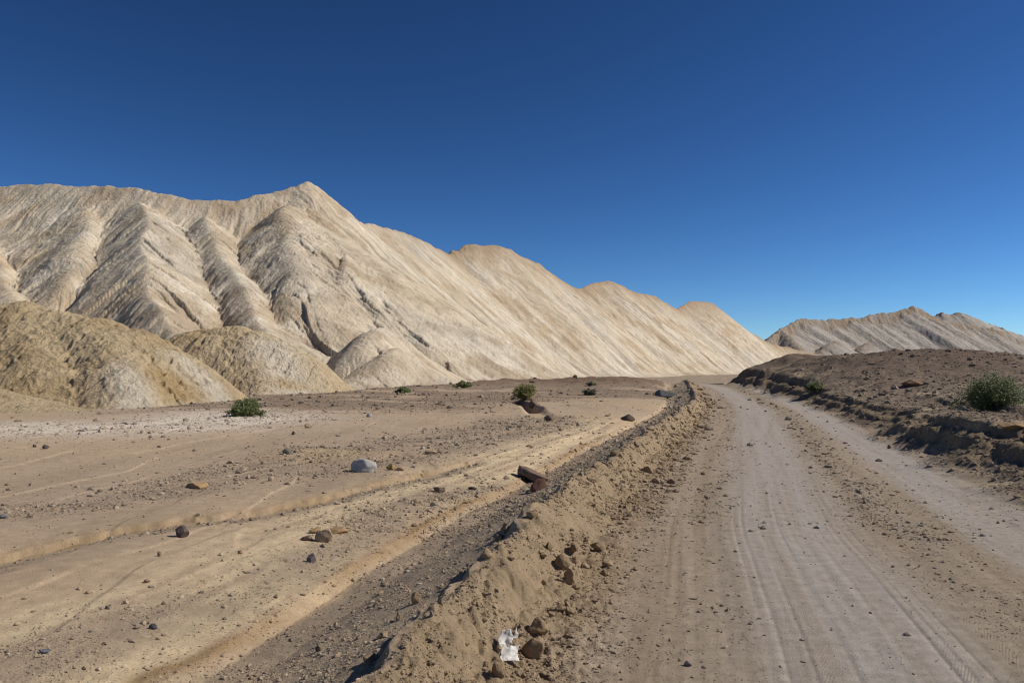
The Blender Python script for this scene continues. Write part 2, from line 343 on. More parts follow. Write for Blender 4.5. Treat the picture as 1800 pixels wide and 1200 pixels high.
SPURS = [
    P3((-262, 372, 119), (-270, 420, 109), (-240, 520, 90), (-200, 620, 74), n=5),
    P3((-40, 360, 118), (-30, 405, 110), (-5, 470, 98), (28, 530, 83), (70, 610, 69), n=5),
    P3((150, 352, 116.5), (156, 385, 110.5), (142, 430, 101.5), (124, 470, 95), (104, 510, 90), n=5),
    P3((244, 350, 115), (260, 384, 105.5), (248, 428, 96), (264, 464, 88.5), (268, 510, 81.5), (308, 570, 72), (350, 630, 64.5), n=5),
    P3((360, 372, 113.5), (372, 402, 107.3), (390, 446, 99.3), (428, 500, 89.7), (468, 570, 78), (505, 640, 69), n=5),
    P3((508, 352, 118.5), (499, 380, 111.3), (510, 425, 103), (524, 470, 95.7), (512, 540, 86), (496, 620, 75), n=5),
    P3((584, 418, 110.5), (603, 446, 103.7), (603, 500, 95.8), (610, 565, 86.7), (628, 640, 77), n=5),
    P3((672, 568, 83), (652, 574, 79.5), (624, 598, 76), (600, 636, 73), n=5),
    P3((705, 604, 77), (675, 616, 73.5), (648, 638, 71), (624, 680, 67), n=5),
    P3((728, 575, 95), (738, 590, 91), (750, 640, 84), n=3),
    P3((862, 600, 110), (872, 613, 107), (900, 655, 101), n=3),
]
CREST_RUN = spline([CREST[i] for i in np.linspace(0, len(CREST) - 1, 9).astype(int)], 6)
def hill_base(X, Y):
    H, U, D = roof(X, Y, CREST, .84, .35)
    U = near_line(X, Y, CREST_RUN)[1]; H0, U0, D0 = H.copy(), U.copy(), D.copy()
    k = [.62, .66, .66, .58, .68, .62, .74, .8, .8] + [.8] * 2; kl = [.9, .8, .82, .92, .98, .9, 1.0, 1.1, 1.0] + [1.0] * 2; rd = [1.2, 1.4, 1.1, .4, .6, 1.2, .5, 1.2, 1.2] + [1.2] * 2
    sp = np.full(X.shape, -1e3, np.float32); XW = X + .75 * fbm(X / 13, Y / 13, 313, 2); YW = Y + .6 * fbm(X / 13, Y / 13, 314, 3)
    for i, P in enumerate(SPURS):
        h, u, d = roof(XW, YW, P, k[i], rd[i], kl[i]); h = h + (.55 * perlin(u / 8, u * 0 + i * 3.7, 311) + .2 * perlin(u / 3, u * 0 + i, 312)) * (i < 7)
        m = h > H
        U = np.where(m, u + 60 * (i + 1), U); D = np.where(m, d, D); H = smax(h, H, .7); sp = np.maximum(sp, h)
    return H, H0, U, U0, D, D0, sp
EX, EY, ES = np.arange(-105, 112, .45), np.arange(56, 330, .45), .45
def erode():                                      # run-off carving branching gullies into the ridge
    gx, gy = np.meshgrid(EX, EY); H, *_ = hill_base(gx.ravel().astype(np.float32), gy.ravel().astype(np.float32))
    H = np.maximum(H, -.2).reshape(gx.shape).astype(float); H = H + .25 * fbm(gx / 3, gy / 3, 301, 4) * (H > .3); H0 = H.copy(); n, m = H.shape; g = np.random.default_rng(11)
    idx = np.arange(n * m).reshape(n, m); off = [(-1, -1), (-1, 0), (-1, 1), (0, -1), (0, 1), (1, -1), (1, 0), (1, 1)]
    for it in range(16):
        Hp = np.pad(H + g.normal(0, .02, H.shape), 1, mode='edge'); c = Hp[1:-1, 1:-1]; best = np.zeros_like(H); rec = idx.copy()
        for di, dj in off:
            sl = (c - Hp[1 + di:n + 1 + di, 1 + dj:m + 1 + dj]) / (ES * math.hypot(di, dj)); k = sl > best
            best = np.where(k, sl, best)
            rec = np.where(k, np.clip(np.arange(n)[:, None] + di, 0, n - 1) * m + np.clip(np.arange(m)[None] + dj, 0, m - 1), rec)
        order = np.argsort(-c.ravel()).tolist(); R_ = rec.ravel().tolist(); A = [1.0] * (n * m)
        for i in order:
            r_ = R_[i]
            if r_ != i: A[r_] += A[i]
        A = np.array(A).reshape(n, m) * ES * ES
        drop = H - H.ravel()[rec]
        H = H - np.clip(.013 * np.sqrt(np.minimum(A, 500)) * np.minimum(best, 1.3), 0, np.maximum(drop * .8, 0)) * (H0 > .2)
        Q = np.pad(H, 1, mode='edge'); H = H + .05 * (Q[:-2, 1:-1] + Q[2:, 1:-1] + Q[1:-1, :-2] + Q[1:-1, 2:] - 4 * H)
    E = H0 - H
    for _ in range(2):
        Q = np.pad(E, 1, mode='edge'); E = E + .14 * (Q[:-2, 1:-1] + Q[2:, 1:-1] + Q[1:-1, :-2] + Q[1:-1, 2:] - 4 * E)
    ed = np.minimum.reduce([gx - EX[0], EX[-1] - gx, gy - EY[0], EY[-1] - gy]); return (E * sst(0, 12, ed)).astype(np.float32)
ERO = erode()
print('erosion depth', float(ERO.max()), float(np.percentile(ERO, 99)), float(np.percentile(ERO, 90)))
def erosion_at(X, Y):
    fx = np.clip((X - EX[0]) / ES, 0, len(EX) - 1.001); fy = np.clip((Y - EY[0]) / ES, 0, len(EY) - 1.001)
    i, j = fx.astype(int), fy.astype(int); u, v = fx - i, fy - j; u = u * u * (3 - 2 * u); v = v * v * (3 - 2 * v)
    return (ERO[j, i] * (1 - u) + ERO[j, i + 1] * u) * (1 - v) + (ERO[j + 1, i] * (1 - u) + ERO[j + 1, i + 1] * u) * v
def hill_field(X, Y):
    H, H0, U, U0, D, D0, sp = hill_base(X, Y)
    er = erosion_at(X, Y); inz = sst(-104, -92, X) * sst(330, 315, Y)
    H = H - er * (.9 + .3 * perlin(X / 2, Y / 2, 302))
    onspur = sst(-.6, .6, sp - H0)
    wx = fbm(X / 9, Y / 9, 71, 3)
    u = U + 1.1 * wx
    body = np.clip(D / 5, 0, 1)
    # flutes and rills down the fall line; crust lumps on top
    sa = lambda n_: np.sqrt(n_ * n_ + .006)
    fl = .85 * sa(perlin(u / 8.5, D / 40, 72)) + .5 * sa(perlin(u / 3.6, D / 24, 73)) - .5 + .22 * perlin(u / 1.5, D / 12, 74) - .26 * np.abs(perlin(u / .8, D / 7, 75))
    fl = fl - (.34 * np.abs(perlin(u / 1.9, D / 16, 88)) + .16 * np.abs(perlin(u / .55, D / 6, 89))) * (1 - onspur)
    H = H + body * fl * (1 - .4 * inz * sst(260, 180, Y)) + inz * np.clip(D / 3, 0, 1) * (.55 * sa(perlin(u / 1.9, D / 9, 95)) + .3 * sa(perlin(u / .85, D / 5, 96)) - .25) * (.35 + .65 * onspur) * (1 - .35 * onspur)
    low = sst(14, 4, H) * sst(60, 120, U0) * (1 - onspur)
    H = H + low * (1.9 * np.sqrt(perlin(u / 10, D / 40, 76) ** 2 + .02) - .7) * sst(-1, 3, H)
    cr = .36 * perlin(X / 3.4, Y / 3.4, 77) + .24 * perlin(X / 1.7, Y / 1.7, 78) - .30 * np.abs(perlin(X / .9, Y / .9, 79)) - .20 * np.abs(perlin(X / .45, Y / .45, 80))
    H = H + cr * (.42 + .12 * onspur) * np.clip(.4 + D / 4, 0, 1)
    nub = np.clip(perlin(U0 / 11, U0 * 0 + 4, 82) + .1, 0, 1)
    fr = sst(120, 160, U0)
    H = H + (.2 + .5 * nub + .25 * fr) * fbm(U0 / 1.8 / (1 + 3 * fr), D0 / 3, 81, 3, .4) * np.exp(-D0 / 1.6)
    # concave toe
    g = -.2 + np.clip(np.hypot(X, Y) - 95, 0, 400) * .003
    h = (H - g) / 1.1
    Z = g + 1.1 * np.where(h > 15, h, np.log1p(np.exp(np.clip(h, -30, 15)))) - .28
    # colours of the clay: cream, grey and tan beds and wash streaks
    st = fbm(u / 2.2, D / 26, 83, 4); st2 = fbm(u / .8, D / 12, 84, 3); bl = fbm(X / 16, Y / 16, 85, 4); cl = fbm(X / 5, Y / 5, 86, 4)
    T = mix(np.broadcast_to(col(.61, .52, .395), X.shape + (3,)), col(.55, .445, .32), np.clip(.45 + .9 * bl + .4 * st, 0, 1))
    T = mix(T, col(.435, .395, .325), np.clip(-bl * 1.1 + .35 * cl, 0, 1) * .75)
    T = mix(T, col(.68, .60, .48), np.clip(st * 1.3 + .8 * st2, 0, 1) * .85)
    T = mix(T, col(.36, .29, .205), np.clip(-st * 1.1 - .9 * st2 - .1, 0, 1) * .6 * (1 - .5 * onspur))
    T = mix(T, col(.43, .32, .205), sst(.05, .6, cl * .8 + .35 * st + .5 * bl) * .7)
    rim = np.exp(-D0 / (2.4 + 2.2 * fr + 5 * np.clip(fbm(U0 / 14, U0 * 0 + 2, 87, 2), 0, 1)))
    T = mix(T, col(.36, .265, .175), np.clip(rim * 1.25 + .4 * cl * rim, 0, 1) * (.35 + .65 * sst(100, 150, U0)))
    T = mix(T, col(.40, .325, .235), onspur * np.clip(.25 + cl, 0, 1) * .7)
    T = mix(T, col(.60, .52, .41), sst(.5, 1.6, er) * .55)
    return Z, T
az2 = az_cols(-35, 24, 1150, 0, 0); az2 = np.concatenate([np.radians(np.linspace(-62, -35.2, 90)), az2])
r2 = np.concatenate([np.arange(58, 150, .17), np.arange(150, 260, .3), np.arange(260, 430, .8)])
R2, A2 = np.meshgrid(r2, az2, indexing='ij'); HX, HY = (R2 * np.sin(A2)).astype(np.float32), (R2 * np.cos(A2)).astype(np.float32)
HZ, HT = hill_field(HX, HY)
hk = cs(HZ - (-.2 + np.clip(R2 - 95, 0, 400) * .003)) > -.2
tag(grid_obj('hills', HX, HY, HZ, HT, M_HILL, hk), 'long pale cream badland ridge with gullied spurs on the left', 'hill', None, 'structure')
del R2, A2, HX, HY, HZ, HT

# ------------------------------------------------------------------ the ochre mounds at its foot
def mound(name, lines, ks, rs, rng_r, azr, lab, seed, pale, strata=None):
    a = az_cols(azr[0], azr[1], azr[2], 0, 0); r_ = np.arange(*rng_r)
    R_, A_ = np.meshgrid(r_, a, indexing='ij'); X, Y = (R_ * np.sin(A_)).astype(np.float32), (R_ * np.cos(A_)).astype(np.float32)
    H = np.full(X.shape, -1e3, np.float32); U = np.zeros_like(X); D = np.zeros_like(X)
    for i, P in enumerate(lines):
        h, u, d = roof(X, Y, P, ks[i], rs[i]); m = h > H
        U = np.where(m, u + 31 * i, U); D = np.where(m, d, D); H = smax(h, H, .7)
    u = U + .5 * fbm(X / 3, Y / 3, seed, 3)
    H = H + np.clip(D / 2.5, 0, 1) * (.42 * np.sqrt(perlin(u / 2.2, D / 12, seed + 1) ** 2 + .003) + .26 * np.sqrt(perlin(u / .95, D / 6, seed + 2) ** 2 + .003) - .25 + .07 * perlin(u / .4, D / 3, seed + 3))
    H = H + .12 * perlin(X / 1.8, Y / 1.8, seed + 4) - .2 * np.abs(perlin(X / .8, Y / .8, seed + 5)) - .14 * np.abs(perlin(X / .4, Y / .4, seed + 6)) - .06 * np.abs(perlin(X / .2, Y / .2, seed + 7))
    T = mix(np.broadcast_to(col(.53, .41, .255), X.shape + (3,)), col(.445, .325, .185), np.clip(.4 + fbm(X / 4, Y / 4, seed + 8, 4), 0, 1))
    pm = np.zeros_like(X)
    for P, wid in pale:
        d, _ = near_line(X, Y, P); pm = np.maximum(pm, np.exp(-((d + .3 * fbm(X, Y, seed + 9, 3)) / wid) ** 2))
    T = mix(T, col(.60, .52, .40), np.clip(pm * 1.1, 0, 1) * .95)
    if strata is not None:
        d, _ = near_line(X, Y, strata); sm = np.exp(-(d / 1.0) ** 4) * sst(.1, .5, H)
        hh = H + .1 * fbm(X / 1.2, Y / 1.2, seed + 10, 3); f = (hh / .36) % 1
        H = H + sm * .36 * (sst(.35, .98, f) - f) * .75
        T = mix(T, col(.40, .27, .12), sm * .65)
    g = -.12
    h = (H - g) / .35
    Z = g + .35 * np.where(h > 15, h, np.log1p(np.exp(np.clip(h, -30, 15)))) - .15
    keep = cs(Z) > -.24
    return tag(grid_obj(name, X, Y, Z, T, M_MOUND, keep), lab, 'hill', None, 'structure')
M1 = [P3((-600, 600, 52), (-300, 555, 50), (-100, 532, 48), (0, 529, 47), (60, 531, 46), (130, 546, 45), (200, 566, 44), (242, 583, 43.5), (285, 612, 43), (318, 645, 42.6), (342, 690, 42.3)),
      P3((170, 556, 44.5), (205, 600, 40.5), (222, 640, 37.8), (212, 690, 35.6), (200, 735, 34.2)),
      P3((242, 585, 43.5), (275, 628, 41), (300, 668, 39.2), (312, 705, 38)),
      P3((40, 530, 46), (60, 590, 41.5), (95, 640, 38.5), (110, 690, 36.5)),
      P3((-110, 532, 48), (-120, 600, 41.5), (-90, 650, 38.5))]
mound('mound_hill', M1, [1.08, 1.05, 1.0, 1.0, 1.0], [3.0, 1.3, 1.3, 1.6, 1.8], (31.5, 60, .065), (-50, -18, 760), 'largest rounded ochre mound with layered pale rock at its foot, far left', 91,
      [(np.array([pt(215, 650, 37.5), pt(235, 690, 36), pt(240, 730, 34.4)]), 1.0), (np.array([pt(330, 655, 42), pt(370, 690, 41.5), pt(400, 705, 40)]), .9)],
      np.array([pt(290, 650, 39.5), pt(320, 680, 38), pt(325, 705, 37)]))
M2 = [P3((270, 640, 70), (305, 598, 68), (340, 578, 66.5), (398, 571, 65), (445, 576, 64.5), (484, 591, 64), (514, 614, 63.4), (535, 645, 63), (546, 684, 62.5)),
      P3((425, 575, 64.7), (450, 615, 61), (468, 660, 58), (462, 695, 56)),
      P3((462, 598, 63.5), (505, 645, 60.5), (525, 690, 58.5))]
mound('mound_hill', M2, [1.08, 1.0, 1.0], [3.0, 1.4, 1.4], (52, 80, .08), (-28, -10, 460), 'smaller rounded ochre mound with pale right flank, between the big mound and the ridge', 111,
      [(np.array([pt(480, 600, 62), pt(500, 650, 60), pt(520, 690, 57)]), 2.2)], np.array([pt(500, 672, 58), pt(560, 680, 58.5)]))
M0 = [P3((-500, 640, 36), (-150, 655, 35), (-20, 680, 34), (60, 705, 33.5), (100, 716, 33))]
mound('mound_hill', M0, [.42], [2.5], (27, 44, .07), (-50, -27, 300), 'low smooth sandy fan at the left edge, before the biggest mound', 131, [], None)

# ------------------------------------------------------------------ the far grey hills on the right
def far_hill(name, line, spurs, cliff, k, rr_, azr, lab, seed, dk):
    a = az_cols(azr[0], azr[1], azr[2], 0, 0); r_ = np.arange(*rr_)
    R_, A_ = np.meshgrid(r_, a, indexing='ij'); X, Y = (R_ * np.sin(A_)).astype(np.float32), (R_ * np.cos(A_)).astype(np.float32)
    H, U, D = roof(X, Y, line, k, 1.0); U = near_line(X, Y, spline([line[i] for i in np.linspace(0, len(line) - 1, 5).astype(int)], 6))[1]
    cl_h = cliff * np.clip(.6 + .9 * perlin(U / 22, U * 0, seed) + .5 * perlin(U / 7, U * 0 + 3, seed), .05, 1.7)
    H = H - np.clip((D - 1.0 - .8 * perlin(U / 3, D / 5, seed)) * 1.3, 0, cl_h)
    H0 = H.copy()
    for P, kk in spurs:
        h, u, d = roof(X, Y, P, kk, 2); m = h > H; U = np.where(m, u, U); D = np.where(m, d, D); H = smax(h, H, 1.0)
    u = U + 3 * fbm(X / 30, Y / 30, seed + 1, 3)
    H = H + np.clip(D / 8, 0, 1) * (-.5 * np.abs(perlin(u / 17, D / 60, seed + 2)) - .35 * np.abs(perlin(u / 6.5, D / 40, seed + 3)) + .22 * perlin(u / 2.2, D / 20, seed + 4))
    H = H + .9 * fbm(U / 6, D / 9, seed + 5, 3) * np.exp(-D / 8) + .3 * fbm(X / 3, Y / 3, seed + 6, 3)
    low = sst(22, 6, H) * 3.0 * (np.sqrt(perlin(u / 16, D / 60, seed + 7) ** 2 + .02) - .35)
    H = H + low * .6
    st = fbm(u / 5, D / 50, seed + 8, 4); bl = fbm(X / 40, Y / 40, seed + 9, 3)
    T = mix(np.broadcast_to(col(.41, .365, .315), X.shape + (3,)), col(.46, .41, .355), np.clip(.5 + st, 0, 1))  # grey cream clay, painted a little greyer to stand in for slight haze
    T = mix(T, col(.33, .285, .235), np.clip(.2 + bl, 0, 1) * .6)
    T = mix(T, col(.31, .225, .15), np.clip(sst(cl_h * .9 + 4, 3, D) * (.75 + .6 * fbm(U / 9, D / 9, seed + 10, 3)), 0, 1) * .8)
    T = mix(T, col(*dk), sst(.1, .5, fbm(X / 14, Y / 14, seed + 11, 3)) * sst(20, 8, H) * .6)
    Z = H
    return tag(grid_obj(name, X, Y, Z, T, M_FAR, cs(Z) > -3), lab, 'hill', None, 'structure')
FH = P3((1325, 612, 405), (1336, 606, 412), (1350, 596, 425), (1372, 578, 445), (1395, 567, 458), (1412, 560, 465), (1440, 563, 472), (1470, 561, 480), (1500, 559, 488), (1520, 557, 493), (1540, 552, 498), (1562, 549, 504),
        (1585, 545, 510), (1597, 541, 513), (1603, 538, 515), (1611, 541, 518), (1622, 545, 522), (1640, 557, 528), (1668, 565, 538), (1700, 570, 548), (1745, 578, 562), (1765, 585, 570), (1800, 603, 585), (1850, 618, 600), (1950, 640, 620))
FS = [(P3((1372, 580, 445), (1385, 590, 432), (1400, 607, 415)), .75), (P3((1470, 600, 440), (1452, 608, 428), (1436, 620, 418)), .65), (P3((1525, 603, 452), (1512, 612, 440)), .65),
      (P3((1580, 612, 458), (1566, 620, 446)), .65), (P3((1690, 575, 545), (1705, 600, 515), (1715, 620, 495)), .6)]
far_hill('far_hills', FH, FS, 4.2, .66, (380, 760, .65), (15, 40, 640), 'far grey hills with a brown cliff rim, beyond the right bend', 151, (.25, .22, .19))
FH2 = P3((1560, 620, 790), (1620, 575, 780), (1640, 556, 775), (1656, 549, 772), (1668, 553, 770), (1680, 550, 770), (1695, 551, 770), (1720, 564, 768), (1760, 575, 760), (1800, 600, 750), (1900, 640, 740))
far_hill('far_hills', FH2, [], 2.5, .5, (800, 980, .9), (23, 40, 330), 'double peaked grey hilltop showing just behind the far hills', 171, (.30, .26, .22))
FH3 = P3((1740, 640, 950), (1785, 603, 950), (1800, 600, 950), (1900, 590, 950), (2100, 600, 950), (2500, 640, 950))
far_hill('far_hills', FH3, [], 5, .5, (1020, 1260, 1.5), (28, 52, 260), 'dark distant hill peeking in at the right edge', 191, (.2, .17, .15))

# ------------------------------------------------------------------ stones
def gz_at(x, y):
    z, *_ = ground(np.array([x], np.float32), np.array([y], np.float32)); return float(z[0])
def rock_mesh(name, seed, dims, cuts=9, rough=.10, tint=(.3, .25, .2), sub=3):
    cuts = int(cuts * 1.6)
    rd = random.Random(seed); bm = bmesh.new(); bmesh.ops.create_icosphere(bm, subdivisions=sub, radius=1)
    planes = []
    for _ in range(cuts):
        n = Vector((rd.gauss(0, 1), rd.gauss(0, 1), rd.gauss(0, 1))).normalized(); planes.append((n, rd.uniform(.5, .82)))
    off = Vector((rd.uniform(-50, 50), rd.uniform(-50, 50), 0))
    for v in bm.verts:
        p = v.co.copy()
        for n, c in planes:
            q = p.dot(n)
            if q > c: p -= n * (q - c)
        p *= 1 + rough * (mnoise.noise(p * 1.7 + off) * 1.1 + mnoise.noise(p * 4.5 + off) * .6 + abs(mnoise.noise(p * 9 + off)) * .5 + mnoise.noise(p * 20 + off) * .2)
        v.co = Vector((p.x * dims[0] / 2, p.y * dims[1] / 2, p.z * dims[2] / 2))
    me = bpy.data.meshes.new(name); bm.to_mesh(me); bm.free()
    for p in me.polygons: p.use_smooth = True
    at = me.attributes.new('tint', 'FLOAT_COLOR', 'POINT')
    at.data.foreach_set('color', np.tile(np.array([*tint, 1], np.float32), len(me.vertices)))
    me.materials.append(M_STONE); return me
BOXES = []                                        # plan circles kept free of loose stones
_hd = np.geomspace(2.5, 95, 1600)
def hit(px, py):                                  # where the ray through px, py meets the ground
    d = ray(px, py); P = CAM[None] + d[None] * (_hd / d[1])[:, None]
    gap = P[:, 2] - ground(P[:, 0], P[:, 1])[0]; k = np.nonzero(gap <= 0)[0]; k = k[0] if len(k) else int(np.argmin(gap / _hd))
    return P[k]
def rock(name, px, py, wpx, hpx, tint, label, cat='rock', seed=0, z0=0.0, depth=.8, rotz=0, tilt=(0, 0), cuts=9, rough=.10, sink=.3, group=None, sub=4):
    p = hit(px, py)                               # py is the foot of the stone as the frame shows it
    D = p[1]; wd = wpx * D / F; ht = hpx * D / F
    me = rock_mesh(name, seed, (wd * 1.08, wd * depth, ht * (1.25 + sink)), cuts, rough, tint, sub)
    o = bpy.data.objects.new(name, me); C.objects.link(o)
    y = p[1] + wd * depth * .35
    o.location = (p[0], y, gz_at(p[0], y) + ht * (.5 - sink * .5)); o.rotation_euler = (tilt[0], tilt[1], rotz)
    BOXES.append((p[0], y, wd * .55))
    return tag(o, label, cat, group)

GREY, PALE, BRN, DRK, TAN, OCH, RED, CLOD = (.27, .25, .225), (.41, .39, .365), (.20, .14, .105), (.115, .09, .078), (.40, .29, .19), (.36, .24, .125), (.20, .115, .088), (.285, .205, .125)
R = rock
R('boulder', 638, 830, 40, 22, PALE, 'pale grey rounded boulder alone on the sand of the wash', seed=1, cuts=3, rough=.12, depth=.7)
R('rock', 317, 946, 26, 17, DRK, 'dark brown rock alone on smooth sand, left of the tan stone cluster', seed=2, depth=.9)
R('rock', 568, 954, 38, 20, TAN, 'largest tan rock of the stone cluster on the sand', seed=3)
R('rock', 553, 938, 24, 11, OCH, 'small ochre rock behind the largest tan rock of the cluster', seed=4)
R('stone_slab', 592, 938, 46, 10, (.33, .22, .12), 'flat ochre slab at the right back of the tan stone cluster', 'rock slab', seed=5, cuts=12, sink=.5)
R('rock', 538, 951, 26, 9, BRN, 'low brown stone at the left end of the tan stone cluster', seed=6)
R('rock', 546, 989, 21, 14, (.17, .15, .14), 'dark grey angular rock just nearer than the tan stone cluster', seed=7, cuts=12)
R('long_rock', 936, 848, 88, 23, (.19, .128, .10), 'long reddish brown block leaning over the small channel', seed=8, depth=.45, rotz=-.45, tilt=(0, .28), cuts=11, sink=.05, rough=.07, z0=.1)
R('rock', 948, 862, 32, 26, (.17, .10, .075), 'dark reddish rock under the right end of the long reddish block', seed=9, cuts=10, z0=0)
R('rock', 504, 798, 20, 8, (.16, .15, .13), 'dark grey rounded stone on the left end of the gravel ledge', seed=10)
R('rock', 648, 733, 11, 7, PALE, 'small pale stone on the grey gravel terrace', seed=11)
R('rock', 541, 752, 19, 7, (.36, .26, .17), 'tan block on the gravel terrace left of the small pale stone', seed=12, cuts=12)
R('rock', 515, 764, 9, 6, (.13, .11, .09), 'small dark round stone beside the tan block on the terrace', seed=13)
R('rock', 78, 789, 14, 8, DRK, 'larger of two dark stones on the pale wash at far left', seed=14)
R('rock', 60, 786, 8, 5, DRK, 'smaller of two dark stones on the pale wash at far left', seed=15)
R('stone_slab', 342, 859, 40, 10, OCH, 'flat ochre mud slab half sunk in the sand flat', 'rock slab', seed=16, sink=.6, cuts=8)
R('rock', 475, 845, 12, 8, (.48, .37, .25), 'small cream stone on the gravel strip below the ledge', seed=17)
R('rock', 770, 866, 22, 10, BRN, 'brown stone near the middle of the wash, left of a black flat stone', seed=18)
R('rock', 829, 861, 20, 5, (.07, .06, .055), 'black flat stone on pale sand left of the long reddish block', seed=19, sink=.4)
R('rock', 689, 826, 18, 11, OCH, 'broken ochre clod to the right of the pale grey boulder', seed=20, cuts=14, rough=.18)
R('rock', 703, 827, 14, 8, TAN, 'rounded tan stone touching the broken ochre clod', seed=21)
R('rock', 757, 798, 19, 8, (.36, .25, .16), 'tan stone in the upper gravel strip of the wash', seed=22)
R('rock', 732, 886, 20, 9, TAN, 'tan flat stone beside a small dark stone in mid wash', seed=23)
R('rock', 759, 890, 12, 6, (.14, .12, .11), 'small dark stone right of the tan flat stone', seed=24)
R('stone_slab', 1104, 740, 26, 12, (.13, .095, .075), 'dark brown slab on the wash beside the far road bank', 'rock slab', seed=25, cuts=12)
R('boulder', 1172, 700, 34, 14, (.15, .145, .14), 'half buried dark grey boulder near the bend of the road', seed=26, cuts=4, rough=.05, depth=.9)
R('boulder', 966, 740, 20, 12, (.19, .135, .09), 'brown boulder in the mouth of the small fissure', seed=27)
R('boulder', 938, 716, 18, 10, (.18, .125, .085), 'brown boulder at the head of the fissure, below the yellowish bush', seed=28)
R('stone_slab', 1607, 680, 36, 10, (.22, .13, .08), 'long flat reddish stone on the brown terrace right of the road', 'rock slab', seed=29, z0=1.0, cuts=8)
R('rock', 1645, 692, 12, 6, (.36, .28, .2), 'pale stone on the brown terrace below the long flat stone', seed=30, z0=.8)
R('stone_slab', 1786, 762, 42, 13, OCH, 'thick ochre slab on top of the right bank at the frame edge', 'rock slab', seed=31, z0=.7, cuts=9)
R('rock', 545, 700, 0.1 + 10, 5, BRN, 'brown stone on the crest of the gravel terrace near the ochre mound', seed=32, z0=.3)
R('rock', 1565, 788, 8, 6, (.16, .10, .07), 'single brown stone on the bare right shoulder of the road', seed=33)
R('rock', 1209, 1172, 14, 9, (.13, .12, .12), 'dark stone on the road near the bottom of the frame', seed=34)
R('rock', 256, 1025, 14, 6, (.27, .17, .12), 'reddish stone on smooth sand at lower left', seed=35)
R('rock', 279, 978, 7, 9, (.2, .16, .1), 'small upright stone on smooth sand below the dark brown rock', seed=36)
R('rock', 421, 974, 10, 6, (.29, .18, .11), 'small orange brown stone on sand right of the upright stone', seed=37)
R('rock', 188, 1071, 10, 6, (.16, .13, .12), 'small dark stone on sand at lower left', seed=38)
R('rock', 268, 1107, 16, 9, (.13, .125, .13), 'blue grey stone in the lower left gravel strip', seed=39)
R('stone_slab', 76, 1150, 18, 7, (.14, .14, .16), 'flat blue grey stone at the bottom left corner', 'rock slab', seed=40)
R('rock', 2, 912, 14, 7, (.17, .17, .18), 'grey stone cut by the left frame edge', seed=41)
# clods and blocks on the road bank and around the litter
R('earth_block', 938, 1160, 44, 46, CLOD, 'largest tilted earth block, right of the white litter', 'clod', seed=51, tilt=(.2, .5), cuts=14, rough=.08, depth=.6)
R('earth_block', 945, 1120, 46, 22, (.32, .225, .13), 'flat earth slab behind the white litter', 'clod', seed=52, cuts=14, sink=.3)
R('earth_block', 876, 1192, 34, 36, CLOD, 'earth block with a dark left side, in front of the white litter', 'clod', seed=53, cuts=14, rough=.14)
R('earth_block', 926, 1152, 16, 14, CLOD, 'small round clod touching the right side of the litter', 'clod', seed=54)
R('earth_block', 877, 1150, 12, 10, TAN, 'tan pebble touching the left side of the litter', 'clod', seed=55)
for i, (x, y, a, b, lab) in enumerate([
    (1053, 972, 30, 15, 'dark topped clod at the right end of the clod heap by the road'), (1068, 996, 28, 13, 'flat clod at the lower right of the clod heap'),
    (1008, 975, 20, 14, 'clod at the top of the clod heap by the road'), (1028, 1000, 22, 14, 'rounded clod in the middle of the clod heap'),
    (1012, 990, 20, 13, 'clod between the top and the middle of the heap'), (990, 1005, 36, 24, 'biggest clod at the left of the clod heap'),
    (1002, 1028, 24, 20, 'clod at the lower left of the heap'), (1012, 1038, 14, 9, 'smallest clod at the bottom of the heap'),
    (966, 968, 18, 18, 'clod resting high on the bank above the heap'), (1065, 1013, 20, 11, 'clod nearest the road below the heap'),
    (985, 1078, 22, 14, 'clod midway between the heap and the white litter'), (1003, 1082, 26, 18, 'broad clod midway between heap and litter'),
    (970, 1084, 16, 10, 'tan clod left of the broad clod')]):
    R('earth_clod', x, y, a, b, tuple(np.array(CLOD) * (1 + .18 * math.sin(i * 2.3))), lab, 'clod', seed=60 + i, cuts=13, rough=.16, depth=.85, rotz=i)
for i, (x, y, a, b, tn, lab) in enumerate([
    (730, 1062, 22, 26, CLOD, 'upright block on the bank crest'), (776, 1066, 12, 14, TAN, 'tan stone set in the bank face below the upright block'),
    (758, 1088, 12, 12, GREY, 'grey stone set in the bank face'), (890, 938, 30, 16, (.17, .14, .11), 'dark block on the bank crest right of centre'),
    (876, 950, 22, 14, (.24, .19, .14), 'grey brown block on the bank crest just left of the dark block'), (854, 984, 26, 16, CLOD, 'lumpy clod on the bank face'),
    (672, 1122, 30, 14, CLOD, 'flat clod on the bank crest near the bottom of the frame'), (650, 1166, 40, 16, CLOD, 'widest clod on the bank crest near the bottom edge'),
    (934, 915, 22, 12, CLOD, 'clod on the bank crest below the reddish block'), (1040, 848, 24, 9, TAN, 'flat tan clod on the bank crest further along'),
    (1080, 803, 26, 14, (.2, .16, .12), 'dark flat topped clod where the bank bends'), (700, 1090, 20, 16, (.16, .13, .1), 'dark clod left of the upright block'),
    (560, 1145, 18, 12, DRK, 'dark clod on the gravel side of the bank at the bottom'), (1140, 832, 20, 14, CLOD, 'clod heap on the bank foot beside the road')]):
    R('bank_clod', x, y, a * .85, b * .85, tuple(.5 * np.array(tn) + .5 * np.array(CLOD)), lab, 'clod', seed=80 + i, cuts=13, rough=.14, z0=.3, rotz=i * .7)

